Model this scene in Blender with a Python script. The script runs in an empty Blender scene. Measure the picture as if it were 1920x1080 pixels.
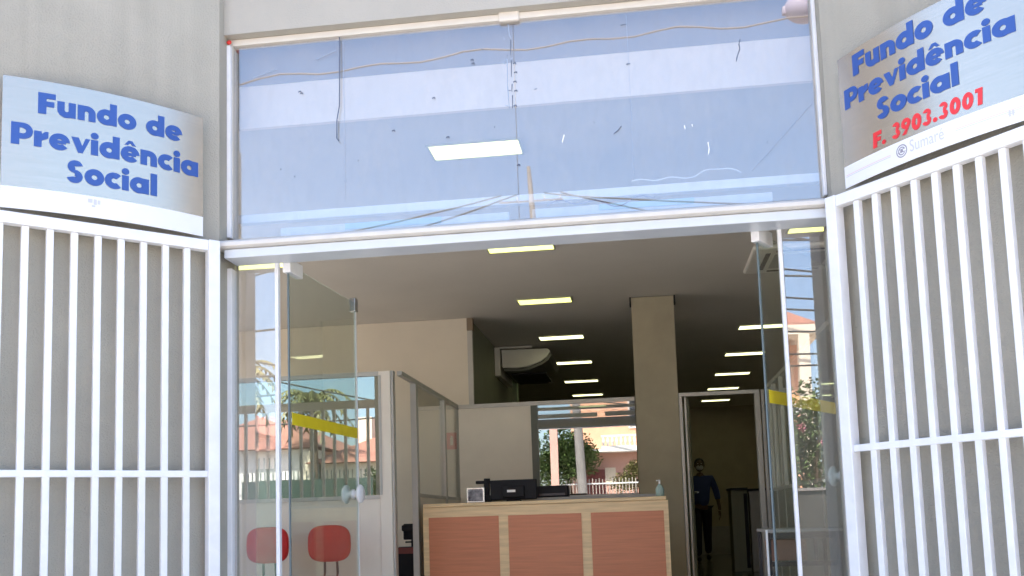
import bpy, bmesh, math, random
from mathutils import Vector, Matrix
random.seed(7)
S = bpy.context.scene
COL = S.collection
# ------------------------------------------------------------------ camera
cam = bpy.data.cameras.new('camera')
camo = bpy.data.objects.new('camera', cam); COL.objects.link(camo)
RT = Vector((0.990897, 0.130850, -0.031637)); UP = Vector((0.045169, -0.101775, 0.993781)); FW = Vector((-0.126817, 0.986164, 0.106759))
m = Matrix((RT, UP, -FW)).transposed().to_4x4(); m.translation = Vector((0, 0, .8))
camo.matrix_world = m
cam.sensor_fit = 'HORIZONTAL'; cam.sensor_width = 36; cam.lens = 34.7051
cam.shift_y = 0.12345; cam.clip_start = .05; cam.clip_end = 2000
S.camera = camo
# ------------------------------------------------------------------ sky, sun, exposure
SUN_EL, SUN_AZ = math.radians(58), math.radians(-14)      # azimuth from +y towards +x
w = bpy.data.worlds.new('World'); S.world = w; w.use_nodes = True
nt = w.node_tree; bg = nt.nodes['Background']
sky = nt.nodes.new('ShaderNodeTexSky'); sky.sky_type = 'NISHITA'; sky.sun_disc = False
sky.sun_elevation = SUN_EL; sky.sun_rotation = SUN_AZ; sky.air_density = 1.0; sky.dust_density = 2.5; sky.ozone_density = 2.5
nt.links.new(sky.outputs[0], bg.inputs[0]); bg.inputs[1].default_value = .15
sl = bpy.data.lights.new('sun', 'SUN'); sl.energy = 4.8; sl.angle = math.radians(.5); sl.color = (1, .95, .87)
so = bpy.data.objects.new('sun', sl); COL.objects.link(so)
sd = Vector((math.sin(SUN_AZ)*math.cos(SUN_EL), math.cos(SUN_AZ)*math.cos(SUN_EL), math.sin(SUN_EL)))
so.rotation_euler = sd.to_track_quat('Z', 'Y').to_euler(); so.location = (0, 20, 30)
S.view_settings.view_transform = 'Standard'; S.view_settings.look = 'None'
S.view_settings.exposure = 1.90; S.view_settings.gamma = 1
S.cycles.use_denoising = True
S.cycles.max_bounces = 10; S.cycles.diffuse_bounces = 5; S.cycles.glossy_bounces = 6
S.cycles.transparent_max_bounces = 32; S.cycles.transmission_bounces = 8
S.cycles.sample_clamp_indirect = 6; S.cycles.caustics_reflective = False; S.cycles.caustics_refractive = False

# ------------------------------------------------------------------ materials
def lk(n, a, b): n.links.new(a, b)
def mat(name, col, rough=.6, metal=0, bump=0, bscale=60, var=0, vscale=4, spec=.5, stretch=None, col2=None, coat=0, bdist=.004, aniso=0, streak=0):
    m = bpy.data.materials.new(name); m.use_nodes = True; n = m.node_tree; b = n.nodes['Principled BSDF']
    b.inputs['Base Color'].default_value = (*col, 1); b.inputs['Roughness'].default_value = rough
    b.inputs['Metallic'].default_value = metal; b.inputs['Specular IOR Level'].default_value = spec
    b.inputs['Coat Weight'].default_value = coat
    if aniso: b.inputs['Anisotropic'].default_value = aniso
    tc = n.nodes.new('ShaderNodeTexCoord'); mp = n.nodes.new('ShaderNodeMapping')
    lk(n, tc.outputs['Object'], mp.inputs[0])
    if stretch: mp.inputs['Scale'].default_value = stretch
    if var:
        t = n.nodes.new('ShaderNodeTexNoise'); t.inputs['Scale'].default_value = vscale; t.inputs['Detail'].default_value = 6
        t.inputs['Roughness'].default_value = .6
        r = n.nodes.new('ShaderNodeValToRGB'); lk(n, mp.outputs[0], t.inputs[0]); lk(n, t.outputs[0], r.inputs[0])
        c2 = col2 or tuple(max(0, c*(1-var)) for c in col); c1 = col if col2 else tuple(min(1, c*(1+var*.6)) for c in col)
        r.color_ramp.elements[0].position = .35; r.color_ramp.elements[1].position = .68
        r.color_ramp.elements[0].color = (*c2, 1); r.color_ramp.elements[1].color = (*c1, 1)
        lk(n, r.outputs[0], b.inputs['Base Color'])
    if streak:
        m3 = n.nodes.new('ShaderNodeMapping'); m3.inputs['Scale'].default_value = (9, 9, .5); lk(n, tc.outputs['Object'], m3.inputs[0])
        t3 = n.nodes.new('ShaderNodeTexNoise'); t3.inputs['Scale'].default_value = 1.4; t3.inputs['Detail'].default_value = 5; lk(n, m3.outputs[0], t3.inputs[0])
        r3 = n.nodes.new('ShaderNodeMapRange'); r3.inputs['From Min'].default_value = .35; r3.inputs['From Max'].default_value = .7; r3.inputs['To Min'].default_value = 1-streak; r3.inputs['To Max'].default_value = 1; lk(n, t3.outputs[0], r3.inputs['Value'])
        mm = n.nodes.new('ShaderNodeMix'); mm.data_type = 'RGBA'; mm.blend_type = 'MULTIPLY'; mm.inputs[0].default_value = 1
        lk(n, r.outputs[0], mm.inputs[6]); lk(n, r3.outputs[0], mm.inputs[7]); lk(n, mm.outputs[2], b.inputs['Base Color'])
    if bump:
        t = n.nodes.new('ShaderNodeTexNoise'); t.inputs['Scale'].default_value = bscale; t.inputs['Detail'].default_value = 4
        bp = n.nodes.new('ShaderNodeBump'); bp.inputs['Strength'].default_value = bump; bp.inputs['Distance'].default_value = bdist
        lk(n, mp.outputs[0], t.inputs[0]); lk(n, t.outputs[0], bp.inputs['Height']); lk(n, bp.outputs[0], b.inputs['Normal'])
    return m
def glass(name, r0=.12, tint=(.93, .96, .95), rough=0.0, dirt_haze=0, film=(1, 1, 1), wavy=.0006):
    """one face of a real pane: part mirror, part clear; the mirror share rises at a glancing angle"""
    m = bpy.data.materials.new(name); m.use_nodes = True; n = m.node_tree
    n.nodes.remove(n.nodes['Principled BSDF']); out = n.nodes['Material Output']
    tr = n.nodes.new('ShaderNodeBsdfTransparent'); tr.inputs[0].default_value = (*tint, 1)
    gl = n.nodes.new('ShaderNodeBsdfGlossy'); gl.inputs['Roughness'].default_value = rough; gl.inputs['Color'].default_value = (*film, 1)
    fc = n.nodes.new('ShaderNodeLayerWeight'); fc.inputs[0].default_value = .5
    lw = n.nodes.new('ShaderNodeMath'); lw.operation = 'POWER'; lw.inputs[1].default_value = 5; lk(n, fc.outputs['Facing'], lw.inputs[0])
    ad = n.nodes.new('ShaderNodeMath'); ad.operation = 'ADD'; ad.use_clamp = True; ad.inputs[1].default_value = r0
    lk(n, lw.outputs[0], ad.inputs[0])
    mx = n.nodes.new('ShaderNodeMixShader'); lk(n, ad.outputs[0], mx.inputs[0]); lk(n, tr.outputs[0], mx.inputs[1]); lk(n, gl.outputs[0], mx.inputs[2])
    tcb = n.nodes.new('ShaderNodeTexCoord'); tb_ = n.nodes.new('ShaderNodeTexNoise'); tb_.inputs['Scale'].default_value = 2.2; tb_.inputs['Detail'].default_value = 1
    bp = n.nodes.new('ShaderNodeBump'); bp.inputs['Strength'].default_value = .35; bp.inputs['Distance'].default_value = wavy
    lk(n, tcb.outputs['Object'], tb_.inputs[0]); lk(n, tb_.outputs[0], bp.inputs['Height']); lk(n, bp.outputs[0], gl.inputs['Normal'])
    last = mx
    if dirt_haze:
        df = n.nodes.new('ShaderNodeBsdfDiffuse'); df.inputs[0].default_value = (.72, .66, .62, 1)
        tc = n.nodes.new('ShaderNodeTexCoord'); mp = n.nodes.new('ShaderNodeMapping'); mp.inputs['Scale'].default_value = (1, 1, .35)
        t = n.nodes.new('ShaderNodeTexNoise'); t.inputs['Scale'].default_value = 7; t.inputs['Detail'].default_value = 8; t.inputs['Roughness'].default_value = .7
        r = n.nodes.new('ShaderNodeMapRange'); r.inputs['From Min'].default_value = .45; r.inputs['From Max'].default_value = .8; r.inputs['To Min'].default_value = dirt_haze*.22; r.inputs['To Max'].default_value = dirt_haze  # dirt, plus an even haze that brightens and warms the pane
        lk(n, tc.outputs['Object'], mp.inputs[0]); lk(n, mp.outputs[0], t.inputs[0]); lk(n, t.outputs[0], r.inputs['Value'])
        m2 = n.nodes.new('ShaderNodeMixShader'); lk(n, r.outputs[0], m2.inputs[0]); lk(n, mx.outputs[0], m2.inputs[1]); lk(n, df.outputs[0], m2.inputs[2]); last = m2
    lk(n, last.outputs[0], out.inputs[0])
    return m
def emit(name, col, s):
    m = bpy.data.materials.new(name); m.use_nodes = True; b = m.node_tree.nodes['Principled BSDF']
    b.inputs['Base Color'].default_value = (.8, .8, .8, 1); b.inputs['Emission Color'].default_value = (*col, 1); b.inputs['Emission Strength'].default_value = s
    return m
M = dict(
 stucco=mat('stucco', (.475, .445, .378), .9, bump=.9, bscale=120, var=.10, vscale=1.3, bdist=.005, streak=.09),
 lintel=mat('lintel_stucco', (.475, .445, .39), .9, bump=.8, bscale=120, var=.05, vscale=1.6, bdist=.003),
 white=mat('white_enamel', (.90, .90, .92), .32, bump=.12, bscale=45, var=.05, vscale=9, bdist=.002),
 alu=mat('white_aluminium', (.86, .85, .84), .28, bump=.05, bscale=30, var=.04, vscale=6),
 beamw=mat('sky_tinted_white_enamel', (.68, .72, .78), .22, bump=.05, bscale=20, var=.03),  # white beam; the blue cast is reflected sky put into the colour
 cream=mat('cream_aluminium', (.74, .70, .645), .4, var=.05, vscale=8),
 ceil=mat('ceiling_paint', (.66, .62, .575), .85, bump=.1, bscale=6, var=.035, vscale=1.2, bdist=.01),
 pocket=mat('pocket_shade_tone', (.34, .30, .27), .8), bulk=mat('bulkhead_paint', (.92, .80, .69), .8, var=.04, vscale=2),
 beige=mat('beige_paint', (.76, .68, .57), .8, bump=.15, bscale=90, var=.04, vscale=2, bdist=.002),
 olive=mat('olive_paint', (.41, .36, .26), .8, bump=.3, bscale=120, var=.08, vscale=3, bdist=.002),
 green=mat('grey_green_paint', (.26, .265, .20), .8, var=.08, vscale=2),
 panel=mat('partition_laminate', (.82, .75, .66), .6, bump=.1, bscale=120, var=.04, vscale=3, bdist=.001),
 pframe=mat('partition_aluminium', (.50, .48, .45), .4, metal=.3, var=.05, vscale=8),
 pdark=mat('dark_partition_frame', (.10, .11, .09), .4, metal=.2),
 bark2=mat('brown_wood_block', (.30, .22, .15), .7, var=.2),
 gpanel=mat('grey_green_laminate', (.20, .20, .175), .6, var=.06),
 litgreen=mat('lit_green_paint', (.42, .50, .36), .8, var=.06),  # wall green lightened in colour for the face that catches light
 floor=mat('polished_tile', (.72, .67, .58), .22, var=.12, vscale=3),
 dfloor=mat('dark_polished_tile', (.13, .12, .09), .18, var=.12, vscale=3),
 outfloor=mat('sidewalk_concrete', (.58, .54, .48), .9, bump=.4, bscale=30, var=.15, vscale=2),
 road=mat('asphalt', (.07, .07, .07), .9, bump=.5, bscale=80, var=.2, vscale=1),
 wood=mat('pale_wood_laminate', (.82, .60, .34), .4, bump=.05, bscale=20, var=.16, vscale=5, stretch=(.6, 1, 9)),
 redwood=mat('red_wood_laminate', (.60, .215, .105), .4, var=.12, vscale=5, stretch=(.5, 1, 12), bump=.05),
 black=mat('black_plastic', (.012, .012, .016), .6, var=.2, spec=.25),
 dkmetal=mat('dark_metal', (.05, .05, .055), .35, metal=.6),
 chrome=mat('chrome', (.75, .77, .8), .12, metal=1, bump=.02),
 redfab=mat('red_upholstery', (.55, .012, .012), .55, bump=.3, bscale=250, var=.15, vscale=8, bdist=.001),
 yellow=mat('yellow_tape', (.78, .62, .02), .45, var=.08, vscale=8),
 steel=mat('brushed_steel', (.66, .575, .475), .27, metal=.93, var=.05, vscale=4, stretch=(1, 1, 30), bump=.03, bscale=8, bdist=.01),
 whitevinyl=mat('white_vinyl', (.88, .88, .90), .35, var=.02),
 blue=mat('blue_lettering', (.035, .10, .38), .4, var=.05),
 redtxt=mat('red_lettering', (.85, .04, .05), .4, var=.05),
 lav=mat('lavender_print', (.62, .62, .85), .5), greyp=mat('grey_print', (.32, .30, .38), .5), pinkp=mat('pink_print', (.80, .55, .60), .5),
 glass=glass('shopfront_glass', .19, (.99, 1, 1), dirt_haze=.085, film=(1, .96, .97)),
 doorglass=glass('door_glass', .02, (.88, .92, .89), dirt_haze=.05),
 pglass=glass('partition_mirror_film_glass', .35, (.5, .54, .5), wavy=.0002),
 pglass2=glass('clear_partition_glass', .03, (.92, .93, .9)),
 edge=mat('green_glass_edge', (.14, .18, .19), .45),
 lamp=emit('lamp_diffuser', (1, 1, .27), .66), lamp2=emit('dimmer_lamp_diffuser', (1, 1, .55), .9), lampf=mat('lamp_frame', (.45, .45, .34), .4),
 lightbox=mat('pale_blue_film', (.55, .78, .88), .3), red=mat('red_plastic', (.75, .04, .03), .4),
 tile=mat('clay_roof_tile', (.36, .17, .12), .8, bump=.6, bscale=25, var=.25, vscale=12),
 pink=mat('pink_render', (.62, .36, .29), .85, var=.12, vscale=2), salmon=mat('salmon_render', (.74, .40, .25), .85, var=.1, vscale=2),
 creamw=mat('cream_render', (.80, .70, .55), .85, var=.08, vscale=2), whitew=mat('white_render', (.78, .76, .72), .85, var=.08, vscale=2),
 picket=mat('weathered_cream_paint', (.42, .37, .32), .7, var=.2, vscale=6),
 maroon=mat('maroon_gate', (.20, .05, .045), .5, var=.15), greeng=mat('dark_green_gate', (.03, .06, .045), .6, var=.2),
 conc=mat('pole_concrete', (.23, .21, .195), .9, bump=.3, bscale=40, var=.15, vscale=4),
 cable=mat('black_cable', (.03, .03, .03), .6), cablep=mat('pale_cable', (.20, .17, .15), .6),
 leaf=mat('leaf', (.075, .125, .03), .6, var=.5, vscale=6), leaf2=mat('dry_leaf', (.20, .19, .07), .6, var=.4, vscale=6),
 flower=mat('pink_petal', (.50, .17, .22), .6, var=.3, vscale=9), bark=mat('bark', (.14, .10, .07), .9, bump=.5, bscale=20, var=.3),
 skin=mat('dark_skin', (.10, .055, .035), .5), hair=mat('black_hair', (.01, .01, .01), .7), shirt=mat('blue_shirt', (.035, .06, .20), .8, var=.1),
 trous=mat('dark_trousers', (.012, .014, .03), .8), mask=mat('white_mask', (.55, .55, .55), .8), shoe=mat('black_shoe', (.01, .01, .01), .4),
 grey=mat('grey_laminate', (.35, .34, .33), .5, var=.1), acdark=mat('shade_toned_plastic', (.16, .16, .14), .6), acw=mat('air_conditioner_plastic', (.80, .77, .72), .45, var=.05),
 wpanel=mat('frosted_scratch', (.9, .9, .92), .6), smudge=mat('dark_smudge', (.12, .14, .2), .7), faint=mat('faint_smear', (.36, .42, .55), .8),
)
# ------------------------------------------------------------------ mesh helpers
class MB:
    def __init__(s): s.b = bmesh.new()
    def _face(s, vs):
        try: return s.b.faces.new(vs)
        except ValueError: return None
    def box(s, x0, x1, y0, y1, z0, z1): return s.obox((0, 0, 0), (1, 0, 0), (0, 1, 0), x0, x1, y0, y1, z0, z1)
    def obox(s, o, ex, ey, x0, x1, y0, y1, z0, z1):
        o = Vector(o); ex = Vector(ex); ey = Vector(ey); ez = Vector((0, 0, 1))
        if x1 < x0: x0, x1 = x1, x0
        if y1 < y0: y0, y1 = y1, y0
        V = [s.b.verts.new(o+ex*x+ey*y+ez*z) for z in (z0, z1) for x, y in ((x0, y0), (x1, y0), (x1, y1), (x0, y1))]
        for f in ((3, 2, 1, 0), (4, 5, 6, 7), (0, 1, 5, 4), (1, 2, 6, 5), (2, 3, 7, 6), (3, 0, 4, 7)): s._face([V[i] for i in f])
        return s
    def tube(s, pts, r, n=8, cap=True):
        pts = [Vector(p) for p in pts]; rs = r if isinstance(r, (list, tuple)) else [r]*len(pts); rings = []
        for i, p in enumerate(pts):
            t = (pts[min(i+1, len(pts)-1)]-pts[max(i-1, 0)]).normalized()
            a = t.cross(Vector((0, 0, 1)) if abs(t.z) < .9 else Vector((0, 1, 0))).normalized(); c = t.cross(a)
            rings.append([s.b.verts.new(p+(a*math.cos(2*math.pi*k/n)+c*math.sin(2*math.pi*k/n))*rs[i]) for k in range(n)])
        for i in range(len(rings)-1):
            for k in range(n): s._face([rings[i][k], rings[i][(k+1) % n], rings[i+1][(k+1) % n], rings[i+1][k]])
        if cap: s._face(rings[0][::-1]); s._face(rings[-1])
        return s
    def lathe(s, o, ax, prof, n=28):
        o = Vector(o); ax = Vector(ax).normalized(); a = ax.cross(Vector((0, 0, 1)) if abs(ax.z) < .9 else Vector((0, 1, 0))).normalized(); c = ax.cross(a)
        rings = [[s.b.verts.new(o+ax*h+(a*math.cos(2*math.pi*k/n)+c*math.sin(2*math.pi*k/n))*max(r, 1e-4)) for k in range(n)] for r, h in prof]
        for i in range(len(rings)-1):
            for k in range(n): s._face([rings[i][k], rings[i][(k+1) % n], rings[i+1][(k+1) % n], rings[i+1][k]])
        s._face(rings[0][::-1]); s._face(rings[-1]); return s
    def prism(s, poly, axis, a, b2):
        """poly: 2-D points; axis 'x': (y,z), 'y': (x,z), 'z': (x,y)"""
        f = {'x': lambda p, t: (t, p[0], p[1]), 'y': lambda p, t: (p[0], t, p[1]), 'z': lambda p, t: (p[0], p[1], t)}[axis]
        A = [s.b.verts.new(f(p, a)) for p in poly]; B = [s.b.verts.new(f(p, b2)) for p in poly]
        s._face(A[::-1]); s._face(B)
        for i in range(len(poly)): j = (i+1) % len(poly); s._face([A[i], A[j], B[j], B[i]])
        return s
    def ell(s, c, r, n=14, mmm=10, e=1.0):
        rows = []
        for i in range(mmm+1):
            th = math.pi*i/mmm; row = []
            for k in range(n):
                ph = 2*math.pi*k/n
                q = [math.sin(th)*math.cos(ph), math.sin(th)*math.sin(ph), math.cos(th)]
                q = [math.copysign(abs(v)**e, v) for v in q]
                row.append(s.b.verts.new((c[0]+r[0]*q[0], c[1]+r[1]*q[1], c[2]+r[2]*q[2])))
            rows.append(row)
        for i in range(mmm):
            for k in range(n): s._face([rows[i][k], rows[i+1][k], rows[i+1][(k+1) % n], rows[i][(k+1) % n]])
        return s
    def leaves(s, c, r, n, size, flat=.6):
        for _ in range(n):
            d = Vector((random.gauss(0, 1), random.gauss(0, 1), random.gauss(0, 1))).normalized()*random.random()**.45
            p = Vector((c[0]+d.x*r[0], c[1]+d.y*r[1], c[2]+d.z*r[2]))
            a = Vector((random.gauss(0, 1), random.gauss(0, 1), random.gauss(0, flat))).normalized(); u = a.orthogonal().normalized(); v = a.cross(u)
            k = size*random.uniform(.6, 1.4)
            s._face([s.b.verts.new(p-a*k), s.b.verts.new(p+u*k*.45), s.b.verts.new(p+a*k), s.b.verts.new(p-u*k*.45)])
        return s
    def build(s, name, m, parent=None, bevel=0, smooth=False, label=None):
        s.b.verts.ensure_lookup_table()
        bmesh.ops.remove_doubles(s.b, verts=s.b.verts, dist=1e-6) if smooth else None
        bmesh.ops.recalc_face_normals(s.b, faces=s.b.faces)
        me = bpy.data.meshes.new(name); s.b.to_mesh(me); s.b.free()
        me.materials.append(m)
        if smooth:
            for p in me.polygons: p.use_smooth = True
        o = bpy.data.objects.new(name, me); COL.objects.link(o)
        if bevel:
            bv = o.modifiers.new('bevel', 'BEVEL'); bv.width = bevel; bv.segments = 2; bv.limit_method = 'ANGLE'
        if parent:
            o.parent = parent; o.matrix_parent_inverse = Matrix.Translation(-parent.location) if parent.type == 'EMPTY' else Matrix.Identity(4)
            if parent.type != 'EMPTY' and parent.parent: pass
        if label: o['label'] = label
        return o
def box(*a): return MB().box(*a)
def tag(o, label, cat, group=None, kind=None):
    o['label'] = label; o['category'] = cat
    if group: o['group'] = group
    if kind: o['kind'] = kind
    return o
def thing(name, label, cat, loc=(0, 0, 0), group=None):
    o = bpy.data.objects.new(name, None); COL.objects.link(o); o.location = loc; o.empty_display_size = .1
    return tag(o, label, cat, group)
def struct(o): o['kind'] = 'structure'; return o
def copy_tree(o, loc, label, dim=False):
    c = o.copy(); COL.objects.link(c); c.location = loc; c['label'] = label
    for ch in list(o.children):
        d = ch.copy(); COL.objects.link(d); d.parent = c; d.matrix_parent_inverse = ch.matrix_parent_inverse.copy()
        if dim and ch.name.startswith('diffuser'): d.data = DIM
        for g in ch.children:
            e = g.copy(); COL.objects.link(e); e.parent = d
    return c

# ------------------------------------------------------------------ ground
struct(box(-60, 60, -60, 60, -.9, -.66).build('ground', M['outfloor']))
struct(box(-40, 40, -9, -2.6, -.66, -.62).build('road', M['road']))
struct(box(-40, 40, -2.6, 3.9, -.66, -.5).build('pavement', M['outfloor'], bevel=.01))
struct(box(-40, 40, -11.6, -9, -.66, -.5).build('opposite_pavement', M['outfloor'], bevel=.01))

# ------------------------------------------------------------------ the building
FY = 4.9                                     # plane of the glass shopfront
EL, ER = Vector((-2.118, 4.77, 0)), Vector((.968, 4.77, 0))
DL = Vector((-math.sin(math.radians(46.1)), -math.cos(math.radians(46.1)), 0)); NL = Vector((-DL.y, DL.x, 0))   # towards the street
DR = Vector((math.sin(math.radians(38.8)), -math.cos(math.radians(38.8)), 0)); NR = Vector((DR.y, -DR.x, 0))
if NL.y > 0: NL = -NL
if NR.y > 0: NR = -NR
CL, CR = EL+DL*1.24, ER+DR*1.30
ZT = 3.75
B = thing('office_building', 'beige stucco office building with splayed entrance walls around its glass shopfront', 'building', (-.5, 5, -.5))
def wall_poly(name, poly, z0, z1, m_, **k): return MB().prism(poly, 'z', z0, z1).build(name, m_, B, **k)
# flank walls: wedges whose outer face carries the gates and the signs
wall_poly('flank_wall', [(EL.x, EL.y), (CL.x, CL.y), (CL.x, CL.y+.16), (EL.x-.16, 4.9), (EL.x-.16, 5.02), (EL.x, 5.02)], -.66, 4.8, M['stucco'])
wall_poly('flank_wall', [(ER.x, ER.y), (ER.x, 5.02), (ER.x+.16, 5.02), (ER.x+.16, 4.9), (CR.x, CR.y+.17), (CR.x, CR.y)], -.66, 4.8, M['stucco'])
box(EL.x+.001, ER.x-.001, 4.825, 5.0, 3.442, 4.8).build('lintel_wall', M['lintel'], B)
# front wall to the right of the entrance and the wall above the barred window on the left
box(2.86, 6.0, CR.y, CR.y+.16, -.66, ZT).build('front_wall', M['stucco'], B)
box(CR.x+.002, 2.858, CR.y, CR.y+.16, 3.3, ZT).build('front_wall', M['stucco'], B)
box(CR.x+.002, 2.858, CR.y, CR.y+.16, -.66, .02).build('front_wall', M['stucco'], B)
LY = CL.y
box(-5.36, CL.x-.002, LY, LY+.16, 3.3, ZT).build('front_wall', M['stucco'], B)
box(-5.36, CL.x-.002, LY, LY+.16, -.66, .02).build('front_wall', M['stucco'], B)
box(-5.36, -4.95, LY, LY+.16, .023, 3.297).build('front_wall', M['stucco'], B)
# shell
box(-5.52, -5.36, LY, 4.6, -.66, ZT).build('side_wall', M['beige'], B)
box(-5.52, -5.36, 9.8, 21.2, -.66, ZT).build('side_wall', M['beige'], B)
box(-5.52, -5.36, 4.601, 9.799, 2.55, ZT).build('side_wall', M['beige'], B)  # unseen side opening below, added to bring daylight into the lobby
box(-5.52, -5.36, 4.601, 9.799, -.66, 1.0).build('side_wall', M['beige'], B)
box(2.9, 3.06, CR.y+.17, 21.2, -.66, ZT).build('side_wall', M['beige'], B)
box(-5.35, 2.89, 20.6, 20.76, -.4, ZT).build('back_wall', M['olive'], B)
box(-5.355, 2.895, 5.03, 20.59, 3.55, 3.65).build('roof_slab', M['stucco'], B)
wall_poly('roof_slab', [(-5.35, LY+.17), (CL.x-.06, LY+.22), (-2.3, 4.98), (-2.3, 5.02), (-5.35, 5.02)], 3.55, 3.65, M['stucco'])
# interior floor, ceiling, its bulkhead and a board toned dark as the shaded pocket
wall_poly('interior_floor', [(EL.x+.01, 4.84), (ER.x-.01, 4.84), (2.88, 4.9), (2.88, 9.9), (-5.34, 9.9), (-5.34, LY+.18), (CL.x-.05, LY+.2), (-2.3, 4.95), (EL.x+.01, 5.03)], -.62, 0, M['floor'])
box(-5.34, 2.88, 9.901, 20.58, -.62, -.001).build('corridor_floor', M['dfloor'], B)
box(-5.35, 2.89, 5.06, 20.59, 3.0, 3.05).build('ceiling', M['ceil'], B)
wall_poly('ceiling', [(-5.35, LY+.17), (CL.x-.06, LY+.22), (-2.3, 4.98), (-2.3, 5.05), (-5.35, 5.05)], 3.3, 3.35, M['ceil'])
box(-2.117, .967, 5.03, 5.058, 2.998, 3.24).build('bulkhead', M['bulk'], B)
box(-2.117, .967, 5.03, 5.058, 3.241, 3.60).build('pocket_shade_board', M['pocket'], B)  # flat board; a darker ceiling tone paints the shade of the pocket
# beige interior wall, green wall behind it, pillar
box(-5.35, -1.80, 10.4, 10.52, 0, 2.998).build('interior_wall', M['beige'], B)
box(-1.86, -1.77, 10.525, 13.94, 0, 2.997).build('interior_wall', M['green'], B)
box(-1.80, -1.745, 10.40, 10.46, 0, 2.86).build('door_jamb', M['pframe'], B)
box(-1.80, -1.735, 10.385, 10.47, 2.862, 2.995).build('jamb_cap', M['bark2'], B)
box(-1.769, -1.690, 13.80, 13.94, 0, 2.996).build('interior_wall', M['litgreen'], B)
box(-.022, .400, 9.85, 10.27, 0, 2.992).build('pillar', M['olive'], B)
for x0 in (-.038, .402): box(x0, x0+.016, 9.84, 9.93, 2.91, 2.995).build('pillar_bracket', M['black'], B)
box(.45, 2.88, 20.3, 20.58, 0, .55).build('low_plinth', M['grey'], B)
box(.42, .52, 10.9, 19.5, 0, 2.0).build('corridor_wall', M['green'], B)

# ------------------------------------------------------------------ entrance glazing
G = thing('glass_shopfront', 'white framed glass shopfront with transom window and two open frameless doors', 'shopfront', (-.56, FY, 0))
XL, XR = -2.092, .948
f = MB()
f.box(XL-.022, XL, FY-.02, FY+.03, 2.335, 3.44)
f.box(XR, XR+.018, FY-.02, FY+.03, 2.335, 3.44)
f.box(XL+.001, XR-.001, FY-.02, FY+.03, 3.405, 3.44)
f.build('transom_frame', M['cream'], G, bevel=.003)
MB().box(XL-.024, XL-.001, FY-.045, FY-.021, 2.335, 3.40).build('frame_cover', M['white'], G, bevel=.003)
MB().box(XR+.001, XR+.019, FY-.045, FY-.021, 2.335, 3.40).build('frame_cover', M['white'], G, bevel=.003)
bm_ = MB().prism([(4.70, 2.262), (4.715, 2.262+.012), (4.90, 2.334), (4.90, 2.24), (4.72, 2.236), (4.70, 2.242)], 'x', EL.x+.004, ER.x-.004)
bm_.build('beam_cap', M['cream'], G, bevel=.003)
box(EL.x+.04, ER.x-.012, 4.735, 4.90, 2.187, 2.2345).build('transom_beam', M['beamw'], G, bevel=.006)
box(-1.72, .59, 4.902, 4.935, 2.207, 2.236).build('door_head_strip', M['cream'], G, bevel=.003)
box(-.585, -.53, 4.882, 4.899, 2.200, 2.225).build('door_catch', M['dkmetal'], G)
# transom panes
xj = -.560
box(XL+.002, xj-.0015, FY, FY+.008, 2.336, 3.404).build('transom_pane', M['glass'], G)
box(xj+.0015, XR-.002, FY, FY+.008, 2.336, 3.404).build('transom_pane', M['glass'], G)
box(-.632, -.522, FY-.03, FY-.003, 3.395, 3.455).build('glass_clamp', M['cream'], G, bevel=.008)
MB().ell((XL-.006, FY-.05, 3.412), (.014, .008, .012)).build('red_sealant_blob', M['red'], G, smooth=True)
# sidelights: head, jambs, panes, inner edge trims
for xa, xb, tx in ((XL, -1.866, (-1.866, -1.846)), (.741, XR+.01, (.722, .741))):
    lx = min(xa, tx[0]); rx = max(xb, tx[1])
    box(xa+.002, xb-.001, FY-.02, FY+.03, 2.20, 2.236).build('sidelight_head', M['cream'], G, bevel=.003)
    box(xa+.003, xb-.002, FY, FY+.008, .02, 2.199).build('sidelight_pane', M['glass'], G)
    box(tx[0], tx[1], FY-.012, FY+.022, .01, 2.197).build('edge_trim', M['white'], G, bevel=.003)
MB().box(XL-.026, XL, FY-.035, FY+.03, .0, 2.17).build('side_jamb', M['white'], G, bevel=.003)
MB().box(XR+.011, XR+.03, FY-.035, FY+.03, .0, 2.17).build('side_jamb', M['white'], G, bevel=.003)
# doors
def door(h, far, sgn):
    h = Vector((*h, 0)); far = Vector((*far, 0)); d = (far-h).normalized(); n = Vector((-d.y, d.x, 0)); L = (far-h).length
    p = MB().obox(h, d, n, .012, L-.004, -.004, .004, .015, 2.19).build('glass_door', M['doorglass'], G)
    def sub(mb, nm, mm, **k):
        o = mb.build(nm, mm, None, **k); o.parent = p; o.matrix_parent_inverse = p.matrix_parent_inverse.copy() if False else Matrix.Identity(4); return o
    # p keeps world coordinates in its mesh, so its children do too
    sub(MB().obox(h, d, n, .0, .011, -.004, .004, .02, 2.15), 'glass_edge', M['edge'])
    sub(MB().obox(h, d, n, L-.003, L+.008, -.006, .006, .02, 2.14), 'edge_seal', M['white'])
    sub(MB().obox(h, d, n, -.018, .15, -.022, .022, 2.140, 2.215), 'patch_fitting', M['white'], bevel=.004)
    sub(MB().obox(h, d, n, L-.05, L+.004, -.02, .02, 2.13, 2.215), 'corner_fitting', M['chrome'], bevel=.004)
    q = lambda a, b: [sub(MB().obox(h, d, n, .03, L-.004, a, b, 1.335, 1.40), 'warning_tape', M['yellow'])]
    q(-.0065, -.0045)
    kc = h+d*(L-.075)+Vector((0, 0, .99))
    prof = [(.0, -.062), (.045, -.060), (.056, -.050), (.058, -.042), (.048, -.034), (.022, -.030), (.02, -.006), (.03, -.005), (.03, .005), (.02, .006), (.022, .030), (.048, .034), (.058, .042), (.056, .050), (.045, .060), (.0, .062)]
    sub(MB().lathe(kc, n, prof), 'door_knob', M['whitevinyl'], smooth=True)
    return p
door((-1.806, 4.925), (-1.738, 5.93), 1)
door((.623, 4.925), (1.15, 5.80), -1)
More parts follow.
